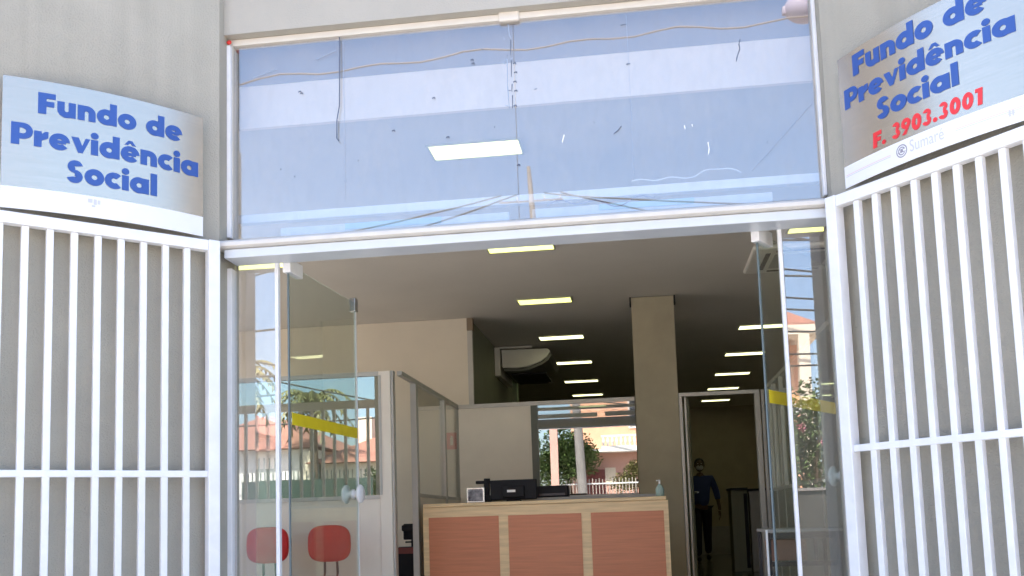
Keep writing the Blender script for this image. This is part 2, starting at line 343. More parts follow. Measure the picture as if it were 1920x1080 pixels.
# marks on the glass
def smear(pts, r, mm, nm='glass_scratch'):
    mb = MB()
    for a, b in zip(pts, pts[1:]):
        a = Vector(a); b = Vector(b); d = (b-a).normalized(); n = Vector((-d.y, d.x))*r
        q = [a-n, b-n*.6, b+n*.6, a+n]
        mb.prism([(v.x, v.y) for v in q], 'y', FY-.0022, FY-.0006)
    return mb.build(nm, mm, G)
smear([(-.313, 2.765), (-.325, 2.722)], .0035, M['wpanel']); smear([(.410, 2.665), (.414, 2.63), (.408, 2.60)], .0035, M['wpanel'])
smear([(.297, 2.762), (.301, 2.742)], .003, M['wpanel']); smear([(.335, 2.765), (.338, 2.752)], .003, M['wpanel'])
smear([(.598, 3.19), (.59, 3.165), (.594, 3.14), (.578, 3.10), (.572, 3.075)], .003, M['smudge'], 'dirt_mark')
smear([(-.02, 2.785), (-.035, 2.765), (-.06, 2.748)], .003, M['smudge'], 'dirt_mark')
smear([(.02, 3.112), (.04, 3.114)], .0035, M['smudge'], 'dirt_mark'); smear([(.0, 3.325), (.03, 3.328)], .003, M['smudge'], 'dirt_mark')
smear([(-1.985, 3.225), (-1.85, 3.26)], .0022, M['faint'], 'dirt_mark'); smear([(-1.63, 3.295), (-1.52, 3.335)], .0022, M['faint'], 'dirt_mark')
smear([(-.585, 3.39), (-.58, 3.33), (-.572, 3.31)], .003, M['faint'], 'dirt_mark')
smear([(-.596, 3.2), (-.598, 3.05), (-.592, 2.93)], .0028, M['faint'], 'dirt_mark')
for zt, zb in ((3.30, 3.22), (3.19, 3.10), (3.06, 3.02), (3.00, 2.93)):
    smear([(-.574, zt), (-.577, zb)], .0026, M['smudge'], 'dirt_mark')
for x, z in ((-.566, 3.17), (-.562, 3.12), (-.567, 3.07), (-.564, 3.02), (-.570, 2.94), (-.563, 2.62), (-1.0, 3.02), (-.79, 3.21), (-.785, 3.19), (-1.73, 3.12), (-1.72, 3.11), (-1.22, 2.86), (-.93, 2.80)):
    smear([(x, z), (x+.012, z+.006), (x+.016, z-.004)], .0035, M['smudge'], 'dirt_mark')
for i in range(20):
    x = random.choice([random.gauss(-.59, .015), random.uniform(-2.0, .85)]); z = random.uniform(2.6, 3.35)
    l = random.uniform(.004, .02); a = random.uniform(0, 3)
    smear([(x, z), (x+l*math.cos(a), z+l*math.sin(a))], random.uniform(.001, .0025), M['smudge'] if random.random() < .5 else M['faint'], 'dirt_mark')
for x in (-1.48, .03):
    smear([(x, 3.38), (x+.004, 2.9), (x, 2.5)], .0009, M['faint'], 'dirt_mark')
smear([(.93, 2.82), (.62, 2.50)], .0012, M['faint'], 'glass_scratch')
# things lying behind the transom glass
T = tag(box(-2.115, .965, 5.0, 5.05, 2.452, 2.50).build('ledge_rail', M['whitevinyl'], bevel=.004), 'long white rail behind the transom glass, above the row of boards', 'rail')
def ledge(x0, x1, z0, z1, nm, mm, lab, cat): tag(box(x0, x1, 4.965, 4.985, z0, z1).build(nm, mm, bevel=.003), lab, cat)
ledge(-1.86, -.62, 2.336, 2.40, 'packing_board', M['whitevinyl'], 'white board on the ledge behind the left transom pane', 'board')
ledge(-.50, .72, 2.336, 2.405, 'packing_board', M['whitevinyl'], 'white board on the ledge behind the right transom pane', 'board')
def ledge2(x0, x1, z0, z1, lab): tag(box(x0, x1, 4.958, 4.962, z0, z1).build('plastic_strip', M['lightbox']), lab, 'plastic strip')
ledge2(-1.50, -.98, 2.365, 2.398, 'pale blue plastic strip on the left white board in the transom')
ledge2(-.15, .33, 2.372, 2.404, 'pale blue plastic strip on the right white board in the transom')
tag(MB().tube([(-1.495, 4.886, 3.40), (-1.497, 4.886, 3.2), (-1.50, 4.886, 3.02), (-1.515, 4.886, 2.94), (-1.517, 4.886, 2.84), (-1.505, 4.886, 2.825)], .003, 6).build('hanging_wire', M['smudge']), 'thin dark wire hanging down the left transom pane', 'wire')
pts = [(.02+.55*i/24, 4.945, 2.508+.006*math.sin(i*.9)+(.035*math.sin((i-14)/10*math.pi) if i > 14 else 0)) for i in range(25)]
tag(MB().tube(pts, .003, 6).build('loose_cable', M['whitevinyl'], smooth=True), 'loose white cable lying over the rail behind the transom', 'cable')
pts = [(-.42+.55*i/20, 4.945, 2.41+.03*math.sin(i*.6)*math.cos(i*.23)) for i in range(21)]
tag(MB().tube(pts, .003, 6).build('tangled_cable', M['greyp'], smooth=True), 'tangled grey cable above the right white board in the transom', 'cable')

# ------------------------------------------------------------------ gates
def gate(P, D, N, ts, tend, label):
    P = Vector(P); g = thing('metal_gate', label, 'gate', (P.x, P.y, -.5), 'white barred gates folded open against the entrance walls')
    MB().obox(P, D, N, -.012, .046, -.03, .03, -.42, 2.262).build('gate_post', M['white'], g, bevel=.004)
    MB().obox(P, D, N, .047, tend, -.025, .025, 2.206, 2.26).build('top_rail', M['white'], g, bevel=.004)
    MB().obox(P, D, N, .047, tend, -.017, .017, 1.060, 1.092).build('middle_rail', M['white'], g, bevel=.003)
    MB().obox(P, D, N, .047, tend, -.025, .025, -.42, -.36).build('bottom_rail', M['white'], g, bevel=.003)
    MB().obox(P, D, N, tend+.001, tend+.055, -.025, .025, -.42, 2.26).build('gate_post', M['white'], g, bevel=.003)
    for t in ts:
        MB().obox(P, D, N, t-.0155, t+.0155, -.014, .014, -.359, 2.205).build('bar', M['white'], g, bevel=.003)
    return g
gate((-2.098, 4.685, 0), DL, NL, [.150+.1055*k for k in range(10)], 1.17, 'white barred metal gate folded open against the left entrance wall')
gate((.945, 4.685, 0), DR, NR, [.150+.1015*k for k in range(10)], 1.14, 'white barred metal gate folded open against the right entrance wall')

# ------------------------------------------------------------------ signs: bowed steel plates with lettering
def arc(cx, cy, ro, ri, a0, a1, n=28, eo=1.0, ei=None):
    """ring sector polygons (quads); eo squashes in y"""
    ei = eo if ei is None else ei
    out = []
    for i in range(n):
        A, Bq = math.radians(a0+(a1-a0)*i/n), math.radians(a0+(a1-a0)*(i+1)/n)
        out.append([(cx+ri*math.cos(A), cy+ri*ei*math.sin(A)), (cx+ro*math.cos(A), cy+ro*eo*math.sin(A)), (cx+ro*math.cos(Bq), cy+ro*eo*math.sin(Bq)), (cx+ri*math.cos(Bq), cy+ri*ei*math.sin(Bq))])
    return out
def rc(x0, y0, x1, y1): return [[(x0, y0), (x1, y0), (x1, y1), (x0, y1)]]
def disc(cx, cy, r): return arc(cx, cy, r, 0.001, 0, 360, 24)
O = lambda x=0: arc(x+.36, .36, .385, .11, 0, 360)
GL = {
 'F': (.66, rc(0, 0, .31, 1)+rc(.31, .74, .65, 1)+rc(.31, .36, .60, .61)),
 'P': (.76, rc(0, 0, .30, 1)+rc(.30, .77, .41, 1)+rc(.30, .27, .41, .52)+arc(.41, .635, .365, .12, -90, 90)),
 'S': (.66, arc(.33, .725, .295, .03, 15, 270, 24, 1.0)+arc(.31, .275, .305, .03, -165, 90, 24, 1.0)),
 'u': (.72, rc(0, .33, .275, .72)+rc(.425, 0, .70, .72)+arc(.35, .33, .35, .075, 180, 325, 20, 1.02)),
 'n': (.72, rc(0, 0, .275, .72)+rc(.425, 0, .70, .39)+arc(.35, .38, .35, .075, 0, 140, 20, .98)),
 'd': (.80, O()+rc(.50, 0, .78, 1.05)),
 'o': (.74, O()),
 'e': (.74, arc(.36, .36, .385, .125, 0, 320)+rc(.13, .28, .60, .43)),
 'r': (.52, rc(0, 0, .28, .72)+[[(.28, .30), (.52, .44), (.52, .73), (.38, .71), (.28, .60)]]),
 'v': (.70, [[(0, .70), (.28, .70), (.43, .30), (.34, 0), (.26, 0)]]+[[(.34, 0), (.43, .30), (.44, 0)]]+[[(.44, 0), (.42, .30), (.41, .32), (.54, .70), (.70, .70), (.72, .70)]]),
 'i': (.30, rc(.0, 0, .28, .71)+disc(.14, .90, .155)),
 'c': (.62, arc(.36, .36, .385, .115, 46, 314)),
 'a': (.80, O()+rc(.50, 0, .78, .72)),
 'l': (.30, rc(.0, 0, .28, 1.05)),
 '3': (.62, arc(.27, .74, .265, .06, -90, 160, 20)+arc(.27, .28, .29, .07, -165, 90, 20)),
 '9': (.68, arc(.32, .67, .33, .10, 0, 360, 26)+[[(.42, .46), (.64, .60), (.34, 0), (.06, 0)]]),
 '0': (.70, arc(.33, .5, .33, .09, 0, 360, 28, 1.53, 2.6)),
 '1': (.48, rc(.16, 0, .42, 1)+rc(0, .78, .16, 1)),
 '.': (.32, disc(.14, .14, .14)), ' ': (.34, []),
}
GL['ê'] = (GL['e'][0], GL['e'][1]+[[(.12, .78), (.28, 1.0), (.44, 1.0), (.60, .78), (.46, .78), (.36, .88), (.26, .78)]])
def text_mesh(txt, s0, s1, z0, cap, fmap, slant=0, gap=.05):
    W = sum(GL[c][0]+gap for c in txt)-gap; k = (s1-s0)/W; mb = MB(); x = 0; lay = 0
    for c in txt:
        wd, prims = GL[c]
        for q in prims:
            lay = (lay+1) % 7; h = .0022+.00012*lay
            pts = [((x+px+slant*py)*k+s0, z0+py*cap) for px, py in q]
            A = [mb.b.verts.new(fmap(s, z, .0006)) for s, z in pts]; Bv = [mb.b.verts.new(fmap(s, z, h)) for s, z in pts]
            mb._face(A[::-1]); mb._face(Bv)
            for i in range(len(A)): j = (i+1) % len(A); mb._face([A[i], A[j], Bv[j], Bv[i]])
        x += wd+gap
    return mb
def font_mesh(txt, s0, z0, width, height, fmap):
    cu = bpy.data.curves.new('tmp', 'FONT'); cu.body = txt; cu.resolution_u = 3
    o = bpy.data.objects.new('tmp', cu); COL.objects.link(o)
    dg = bpy.context.evaluated_depsgraph_get(); me = bpy.data.meshes.new_from_object(o.evaluated_get(dg))
    xs = [v.co.x for v in me.vertices]; ys = [v.co.y for v in me.vertices]; mb = MB()
    kx = width/(max(xs)-min(xs)); ky = height/(max(ys)-min(ys))
    V = [mb.b.verts.new(fmap(s0+(v.co.x-min(xs))*kx, z0+(v.co.y-min(ys))*ky, .0022)) for v in me.vertices]
    for p in me.polygons: mb._face([V[i] for i in p.vertices])
    bpy.data.objects.remove(o); bpy.data.meshes.remove(me); return mb
def sign(E, D, N, t0, t1, left, label, lines, phone):
    """s runs left to right as read; t is the distance from the doorway end of the wall"""
    Wd = t1-t0; off = .055; bulge = .05
    def fmap(s, z, h):
        t = (t1-s) if left else (t0+s)
        u = (s/Wd-.5)*2
        return E+D*t+N*(off+bulge*(1-u*u)+h)+Vector((0, 0, z))
    g = thing('wall_sign', label, 'sign', tuple(E+D*((t0+t1)/2)+N*off+Vector((0, 0, 2.28))), 'steel signs above the two gates')
    def sheet(z0, z1, h0, h1, nm, mm):
        mb = MB(); n = 60; A = []
        for i in range(n+1):
            s = Wd*i/n; A.append([mb.b.verts.new(fmap(s, z, h)) for z, h in ((z0, h0), (z1, h0), (z1, h1), (z0, h1))])
        for i in range(n):
            for k in range(4): mb._face([A[i][k], A[i][(k+1) % 4], A[i+1][(k+1) % 4], A[i+1][k]])
        mb._face(A[0][::-1]); mb._face(A[-1]); o = mb.build(nm, mm, g)
        for p in o.data.polygons: p.use_smooth = False
        return o
    sheet(2.285, 2.912, -.006, 0, 'steel_plate', M['steel'])
    sheet(2.286, 2.388, .0003, .0016, 'white_band', M['whitevinyl'])
    for t in (.04, Wd-.04):
        MB().obox(E+D*((t1-t) if left else (t0+t)), D, N, -.015, .015, .0, off-.008, 2.35, 2.88).build('standoff', M['pframe'], g)
    for txt, s0, s1, z0, cap in lines: text_mesh(txt, s0, s1, z0, cap, fmap).build('lettering', M['blue'], g)
    if phone:
        text_mesh('F. 3903.3001', *phone, fmap, slant=.08, gap=.07).build('lettering', M['redtxt'], g, label='red telephone number F. 3903.3001')
        mb = MB()
        for q in arc(.345, 2.342, .029, .024, 0, 360, 24)+arc(.345, 2.342, .019, .014, 20, 330, 20)+arc(.345, 2.342, .008, .0005, 0, 360, 12)+rc(.325, 2.335, .365, 2.338)+rc(.328, 2.348, .362, 2.351):
            V = [mb.b.verts.new(fmap(s, z, .0022)) for s, z in q]; mb._face(V)
        mb.build('emblem', M['greyp'], g)
        font_mesh('Sumaré', .388, 2.322, .165, .052, fmap).build('lettering', M['lav'], g, label='pale lavender name Sumaré')
        for a, b2 in ((.01, .285), (.605, .90)):
            for z in (2.336, 2.343):
                mb = MB()
                for i in range(10):
                    s_ = a+(b2-a)*i/10; e_ = a+(b2-a)*(i+1)/10
                    mb._face([mb.b.verts.new(fmap(s, zz, .0021)) for s, zz in ((s_, z), (e_, z), (e_, z+.0025), (s_, z+.0025))])
                mb.build('thin_stripe', M['pinkp'] if z > 2.34 else M['lav'], g)
        mb = MB()
        for q in rc(.825, 2.318, .832, 2.345)+rc(.838, 2.318, .845, 2.342)+rc(.820, 2.328, .850, 2.332): mb._face([mb.b.verts.new(fmap(s, z, .0026)) for s, z in q])
        mb.build('faint_crest', M['lav'], g)
    else:
        mb = MB()
        for q in rc(.365, 2.355, .385, 2.374)+rc(.390, 2.348, .404, 2.374)+rc(.408, 2.352, .420, 2.372)+rc(.382, 2.336, .398, 2.345): mb._face([mb.b.verts.new(fmap(s, z, .0022)) for s, z in q])
        mb.build('faint_crest', M['lav'], g)
    return g
sign(EL, DL, NL, .105, 1.035, True, 'steel sign with blue lettering and no telephone number, on the left entrance wall',
     [('Fundo de', .145, .815, 2.752, .102), ('Previdência', .037, .905, 2.590, .105), ('Social', .270, .690, 2.443, .105)], None)
sign(ER, DR, NR, .130, 1.11, False, 'steel sign with a red telephone number under blue lettering, on the right entrance wall',
     [('Fundo de', .100, .775, 2.787, .100), ('Previdência', .033, .880, 2.652, .094), ('Social', .225, .640, 2.526, .094)], (.190, .730, 2.408, .070))

# ------------------------------------------------------------------ ceiling lights
ORD = ['nearest', 'second', 'third', 'fourth', 'fifth', 'sixth', 'seventh', 'eighth']
L0 = thing('ceiling_light', 'glowing recessed ceiling light nearest the transom in the middle row', 'ceiling light', (-.885, 5.59, 3.0), 'recessed lights in three rows on the ceiling')
fr = MB(); fx, fy = .265, .112
fr.box(-.885-fx-.012, -.885+fx+.012, 5.59-fy-.012, 5.59-fy, 2.988, 2.998).box(-.885-fx-.012, -.885+fx+.012, 5.59+fy, 5.59+fy+.012, 2.988, 2.998)
fr.box(-.885-fx-.012, -.885-fx, 5.59-fy+.001, 5.59+fy-.001, 2.988, 2.998).box(-.885+fx, -.885+fx+.012, 5.59-fy+.001, 5.59+fy-.001, 2.988, 2.998)
fr.build('light_frame', M['lampf'], L0)
box(-.885-fx+.001, -.885+fx-.001, 5.59-fy+.001, 5.59+fy-.001, 2.992, 2.9985).build('diffuser', M['lamp'], L0)
DIM = bpy.data.meshes['diffuser'].copy(); DIM.materials[0] = M['lamp2']
YS = [5.59, 7.745, 9.76, 11.83, 13.82, 15.77, 17.6, 19.4]
for k, y in enumerate(YS):
    if k: copy_tree(L0, (-.885, y, 3.0), ORD[k]+' glowing ceiling light from the transom in the middle row', y > 11)
for k, y in enumerate(YS):
    if k == 2: continue
    copy_tree(L0, (1.50, y, 3.0), ORD[k-(k > 2)]+' glowing ceiling light from the street in the right row', y > 11)
for k, y in enumerate(YS[:2]):
    copy_tree(L0, (-3.12, y, 3.0), ORD[k]+' glowing ceiling light from the street in the left row')

# ------------------------------------------------------------------ partitions
def partition(label, loc): return thing('office_partition', label, 'partition', loc, 'glazed office partitions')
P1 = partition('office partition behind the red chairs, with a wide reflecting window over a beige panel', (-3.5, 7.55, 0))
box(-5.3, -2.022, 7.535, 7.565, .02, 1.0).build('panel', M['panel'], P1)
box(-5.3, -2.022, 7.525, 7.575, 1.001, 1.03).build('sill_rail', M['pframe'], P1)
box(-5.3, -2.022, 7.525, 7.575, 1.972, 2.005).build('top_rail', M['pframe'], P1)
box(-5.3, -2.023, 7.546, 7.554, 1.031, 1.971).build('window_pane', M['pglass'], P1)
box(-2.02, -1.925, 7.51, 7.59, 0, 2.005).build('corner_post', M['panel'], P1, bevel=.004)
box(-2.021, -2.0, 7.505, 7.5095, 1.031, 1.971).build('post_edge', M['pframe'], P1)
for x in (-3.35, -4.4): box(x-.008, x+.008, 7.53, 7.57, .021, .999).build('panel_joint', M['pframe'], P1)
P2 = partition('office partition running from the corner post to the back, glazed above the counter end', (-1.87, 9, 0))
box(-1.89, -1.85, 7.595, 10.2, 1.975, 2.01).build('top_rail', M['pframe'], P2)
box(-1.924, -1.905, 7.52, 7.59, 0, 2.006).build('post_edge', M['pframe'], P2)
for y0, y1 in ((8.06, 8.14), (9.27, 9.34), (10.13, 10.2)): box(-1.895, -1.845, y0, y1, 0, 1.974).build('post', M['pframe'], P2)
for y0, y1 in ((8.141, 9.269), (9.341, 10.129)):
    box(-1.885, -1.855, y0, y1, .02, 1.02).build('panel', M['panel'], P2)
    box(-1.89, -1.85, y0, y1, 1.021, 1.05).build('sill_rail', M['pframe'], P2)
    box(-1.874, -1.866, y0, y1, 1.051, 1.974).build('window_pane', M['pglass2'], P2)
P3 = partition('office partition behind the counter, beige panel beside a dark framed reflecting window', (-.9, 10, 0))
box(-1.842, -1.09, 9.985, 10.015, .02, 1.962).build('panel', M['panel'], P3)
box(-1.842, -.03, 9.975, 10.025, 1.963, 2.003).build('top_rail', M['pframe'], P3)
box(-1.089, -1.02, 9.97, 10.03, .0, 1.962).build('post', M['pdark'], P3)
box(-1.019, -.03, 9.985, 10.015, .02, 1.0).build('panel', M['panel'], P3)
box(-1.019, -.03, 9.975, 10.025, 1.001, 1.035).build('sill_rail', M['pframe'], P3)
box(-1.018, -.031, 9.996, 10.004, 1.036, 1.962).build('window_pane', M['pglass'], P3)
P4 = partition('office partition along the right side of the lobby, with tall panes and posts', (1.27, 8, 0))
for y0, y1 in ((5.9, 5.96), (7.1, 7.15), (8.3, 8.35), (8.95, 9.0), (9.45, 9.5), (9.78, 9.83)): box(1.25, 1.29, y0, y1, 0, 2.0).build('post', M['pframe'], P4)
yy = [5.96, 7.1, 7.15, 8.3, 8.35, 8.95, 9.0, 9.45, 9.5, 9.78]
for a, b2 in zip(yy[::2], yy[1::2]):
    box(1.255, 1.285, a+.001, b2-.001, .02, 1.0).build('panel', M['gpanel'], P4); box(1.25, 1.29, a+.001, b2-.001, 1.001, 1.03).build('sill_rail', M['pframe'], P4)
    box(1.266, 1.274, a+.002, b2-.002, 1.031, 1.972).build('window_pane', M['pglass2'], P4)
box(1.248, 1.292, 5.9, 9.83, 2.001, 2.035).build('top_rail', M['pframe'], P4)
# doorway to the corridor
DW = thing('corridor_doorway', 'aluminium door frame with its grey door standing open beside the olive pillar', 'doorway', (.8, 9.87, 0))
MB().box(.404, .435, 9.84, 9.92, 0, 2.0).box(.455, .475, 9.85, 9.91, 0, 1.96).build('door_jamb', M['pframe'], DW, bevel=.003)
MB().box(1.135, 1.187, 9.84, 9.92, 0, 1.964).box(1.20, 1.23, 9.85, 9.9, 0, 2.0).build('door_jamb', M['pframe'], DW, bevel=.003)
box(.404, 1.187, 9.838, 9.918, 1.965, 2.003).build('door_head', M['pframe'], DW, bevel=.003)
lf = MB().obox((.48, 9.92, 0), (math.sin(math.radians(4)), math.cos(math.radians(4)), 0), (-math.cos(math.radians(4)), math.sin(math.radians(4)), 0), 0, .72, -.017, .017, .01, 1.955).build('door_leaf', M['green'], DW, bevel=.003)
hd = MB().tube([(.50, 10.50, 1.03), (.57, 10.50, 1.03), (.575, 10.42, 1.03)], .012, 8).ell((.51, 10.5, 1.03), (.012, .035, .09)).build('door_handle', M['chrome'], None, smooth=True); hd.parent = lf

# ------------------------------------------------------------------ counter and what stands on it
K = thing('reception_counter', 'reception counter of pale wood with three reddish panels', 'counter', (-.79, 8.3, 0))
box(-1.795, .205, 8.0, 8.6, 0, .925).build('counter_body', M['wood'], K, bevel=.003)
box(-1.79, .19, 7.985, 8.62, .926, .955).build('counter_top', M['wood'], K, bevel=.005)
for a, b2 in ((-1.745, -1.165), (-1.087, -.492), (-.415, .165)): box(a, b2, 7.994, 7.9995, .05, .842).build('front_panel', M['redwood'], K)
box(-1.45, .18, 8.35, 8.64, .956, .985).build('raised_ledge', M['grey'], K, bevel=.004)
mo = thing('computer_monitor', 'black computer monitor seen from behind on the counter', 'monitor', (-1.06, 8.25, .955))
box(-1.262, -.868, 8.22, 8.25, .972, 1.140).build('screen_back', M['black'], mo, bevel=.008)
box(-1.16, -.97, 8.19, 8.219, .99, 1.09).build('rear_housing', M['black'], mo, bevel=.01)
box(-1.12, -1.01, 8.17, 8.30, .957, .971).build('stand', M['black'], mo)
box(-1.115, -1.045, 8.186, 8.1885, 1.035, 1.055).build('white_label', M['whitevinyl'], mo)
pp = thing('picture_frame', 'small silver picture frame standing at the left end of the counter', 'picture frame', (-1.375, 8.15, .956))
box(-1.452, -1.300, 8.15, 8.165, .957, 1.083).build('frame', M['chrome'], pp, bevel=.003)
box(-1.438, -1.314, 8.147, 8.1495, .970, 1.070).build('picture', mat('grey_print_picture', (.4, .4, .45), .4, var=.6, vscale=18, col2=(.04, .04, .06)), pp)
ph = thing('desk_telephone', 'black desk telephone with upright handset between the picture frame and monitor', 'telephone', (-1.33, 8.3, .956))
box(-1.41, -1.27, 8.22, 8.34, .957, 1.02).build('base', M['black'], ph, bevel=.01)
MB().tube([(-1.30, 8.27, 1.02), (-1.295, 8.27, 1.16)], .028, 10).box(-1.39, -1.26, 8.25, 8.29, 1.115, 1.142).build('handset', M['black'], ph, bevel=.006)
pr = thing('card_printer', 'low black printer on the counter beside the monitor', 'printer', (-.76, 8.5, .986))
box(-.90, -.62, 8.40, 8.60, .987, 1.085).build('printer_body', M['black'], pr, bevel=.012)
box(-.87, -.65, 8.396, 8.3995, 1.0, 1.02).build('paper_slot', M['dkmetal'], pr)
bo = thing('pump_bottle', 'clear pump bottle on the right end of the counter', 'bottle', (.145, 8.14, .956))
MB().lathe((.145, 8.14, .957), (0, 0, 1), [(.03, 0), (.034, .01), (.034, .06), (.02, .085), (.011, .095), (.011, .1)], 18).build('bottle', mat('clear_blue_gel', (.35, .48, .46), .15), bo, smooth=True)
MB().tube([(.145, 8.14, 1.057), (.145, 8.14, 1.09)], .007, 8).tube([(.145, 8.14, 1.088), (.12, 8.12, 1.084)], .005, 6).build('pump', M['whitevinyl'], bo)

# ------------------------------------------------------------------ chairs, table
def red_chair(x, label):
    c = thing('red_chair', label, 'chair', (x, 7.15, 0), 'red upholstered waiting chairs')
    MB().ell((x, 7.22, .672), (.165, .038, .137), 26, 16, .62).build('backrest', M['redfab'], c, smooth=True)
    MB().ell((x, 6.98, .40), (.19, .20, .04), 24, 12, .6).build('seat', M['redfab'], c, smooth=True)
    MB().tube([(x-.045, 7.25, .62), (x-.05, 7.26, .45), (x-.05, 7.2, .36), (x-.05, 6.95, .35)], .010, 8).tube([(x+.045, 7.25, .62), (x+.05, 7.26, .45), (x+.05, 7.2, .36), (x+.05, 6.95, .35)], .010, 8).build('back_support', M['dkmetal'], c, smooth=True)
    for sx in (-1, 1):
        for sy in (-1, 1): MB().tube([(x+sx*.13, 6.98+sy*.13, .37), (x+sx*.17, 6.98+sy*.18, .0)], .011, 8).build('leg', M['dkmetal'], c)
red_chair(-2.822, 'red padded waiting chair behind the left sidelight glass')
red_chair(-2.340, 'red padded waiting chair seen through the open left glass door')
oc = thing('office_chair', 'black swivel office chair inside the opening of the left partition', 'chair', (-2.1, 8.6, 0))
MB().box(-2.16, -1.90, 8.5, 8.62, .50, .60).build('seat', M['black'], oc, bevel=.03)
MB().box(-2.10, -1.93, 8.55, 8.62, .66, .80).box(-2.11, -1.93, 8.53, 8.6, .735, .79).build('backrest', M['black'], oc, bevel=.012)
MB().tube([(-2.02, 8.6, .68), (-2.02, 8.6, .08)], .02, 8).tube([(-2.08, 8.55, .64), (-1.96, 8.6, .64)], .008, 6).build('column', M['black'], oc)
MB().tube([(-2.3, 8.6, .05), (-1.76, 8.6, .05)], .02, 6).tube([(-2.02, 8.35, .05), (-2.02, 8.85, .05)], .02, 6).build('base', M['black'], oc)
dk = thing('office_desk', 'dark office drawer unit with a red edge under the black swivel chair', 'drawer unit', (-2.1, 8.42, 0))
box(-2.10, -1.91, 8.36, 8.48, 0.02, .60).build('drawer_body', M['black'], dk, bevel=.005)
box(-2.10, -1.91, 8.355, 8.3595, .545, .598).build('red_edge', M['maroon'], dk)
tb = thing('side_table', 'grey topped table with black frame legs against the right lobby partition', 'table', (1.0, 6.6, 0))
box(.765, 1.235, 6.4, 6.95, .672, .692).build('table_top', M['grey'], tb, bevel=.003)
for x, y in ((.775, 6.42), (1.20, 6.42), (.775, 6.91), (1.20, 6.91)): box(x-.010, x+.014, y-.012, y+.012, 0, .671).build('leg', M['dkmetal'], tb)
MB().box(.79, 1.185, 6.41, 6.43, .632, .668).box(.79, 1.185, 6.41, 6.43, .46, .49).box(1.05, 1.07, 6.41, 6.43, .492, .63).build('frame_bar', M['dkmetal'], tb)
box(.80, 1.02, 6.5, 6.8, .492, .622).build('drawer', mat('brown_drawer', (.28, .14, .10), .5, var=.1), tb)
box(.757, .770, 6.385, 6.398, 0, .69).build('white_trim', M['whitevinyl'], tb)

# ------------------------------------------------------------------ air conditioners, exit-style sign, cabinets
ac = thing('wall_air_conditioner', 'large grey air conditioner hanging under the ceiling above the counter', 'air conditioner', (-1.3, 12.9, 2.6))
prof = [(-1.685, 2.958), (-1.10, 2.943), (-1.062, 2.907), (-1.104, 2.841), (-1.188, 2.785), (-1.352, 2.725), (-1.50, 2.715), (-1.679, 2.728)]
MB().prism(prof, 'y', 12.25, 12.29).build('side_cheek', M['acw'], ac, bevel=.008)
MB().prism([(x+.012 if x < -1.3 else x+.01, z-.035) for x, z in prof], 'y', 12.291, 13.5).build('housing', M['acdark'], ac)  # dark housing colour paints the shade under the unit
box(-1.768, -1.70, 12.2, 13.4, 2.62, 2.98).build('wall_plate', M['acw'], ac)
box(-1.699, -1.29, 12.21, 12.235, 2.962, 2.985).build('mounting_bracket', M['acw'], ac)
MB().box(-1.60, -1.15, 12.5, 13.4, 2.66, 2.68).build('air_outlet', M['black'], ac)
ca = thing('ceiling_cassette', 'square ceiling air conditioner behind the open right glass door', 'air conditioner', (1.3, 8.55, 3.0))
MB().box(1.0, 1.85, 8.15, 9.0, 2.955, 2.998).build('cassette_panel', M['acw'], ca, bevel=.02)
MB().box(1.12, 1.16, 8.3, 8.85, 2.950, 2.9545).box(1.69, 1.73, 8.3, 8.85, 2.950, 2.9545).box(1.2, 1.65, 8.22, 8.26, 2.950, 2.9545).box(1.2, 1.65, 8.89, 8.93, 2.950, 2.9545).build('air_slot', M['black'], ca)
MB().box(1.2, 1.65, 8.34, 8.80, 2.948, 2.9545).build('intake_grille', M['grey'], ca)
ex = thing('extinguisher_sign', 'small faded red fire extinguisher sign on the beige wall', 'sign', (-1.99, 10.39, 1.57))
box(-2.078, -1.912, 10.388, 10.398, 1.578, 1.758).build('sign_plate', mat('faded_red', (.80, .10, .08), .5), ex)
MB().box(-2.012, -1.980, 10.385, 10.3875, 1.62, 1.70).box(-2.005, -1.987, 10.385, 10.3875, 1.701, 1.722).build('extinguisher_symbol', M['panel'], ex)
for i, (x0, x1, y0, h, lab) in enumerate(((1.22, 1.45, 14.0, 1.12, 'dark office cabinet with a black edge at the end of the corridor'), (1.46, 2.0, 13.9, 1.10, 'brown office cabinet against the right side of the corridor'))):
    c = thing('office_cabinet', lab, 'cabinet', ((x0+x1)/2, y0, 0))
    box(x0, x1, y0, y0+.5, 0, h).build('cabinet_body', M['green'] if i == 0 else M['grey'], c, bevel=.006)
    box(x0-.02, x1, y0-.03, y0+.52, h+.001, h+.03).build('cabinet_top', M['black'], c)
    box(x1-.06, x1-.01, y0-.01, y0-.001, .05, h-.05).build('cabinet_edge', M['black'], c)

# ------------------------------------------------------------------ the person in the corridor
def skin_body(name, joints, edges, m_, parent, sub=2):
    me = bpy.data.meshes.new(name); me.from_pydata([j[0] for j in joints], edges, []); o = bpy.data.objects.new(name, me); COL.objects.link(o)
    me.materials.append(m_)
    o.modifiers.new('skin', 'SKIN'); o.modifiers.new('sub', 'SUBSURF').levels = sub; o.modifiers['sub'].render_levels = sub
    o.modifiers['skin'].use_smooth_shade = True
    for v, j in zip(me.skin_vertices[0].data, joints):
        r = j[1]; v.radius = r if isinstance(r, tuple) else (r, r)
    me.skin_vertices[0].data[0].use_root = True
    if parent: o.parent = parent; o.matrix_parent_inverse = Matrix.Translation(-parent.location)
    return o
PX, PY = 1.0, 17.3
pe = thing('person', 'person in a blue shirt and dark trousers with a white mask walking down the corridor', 'person', (PX, PY, 0))
def pt(x, y, z): return (PX+x, PY+y, z)
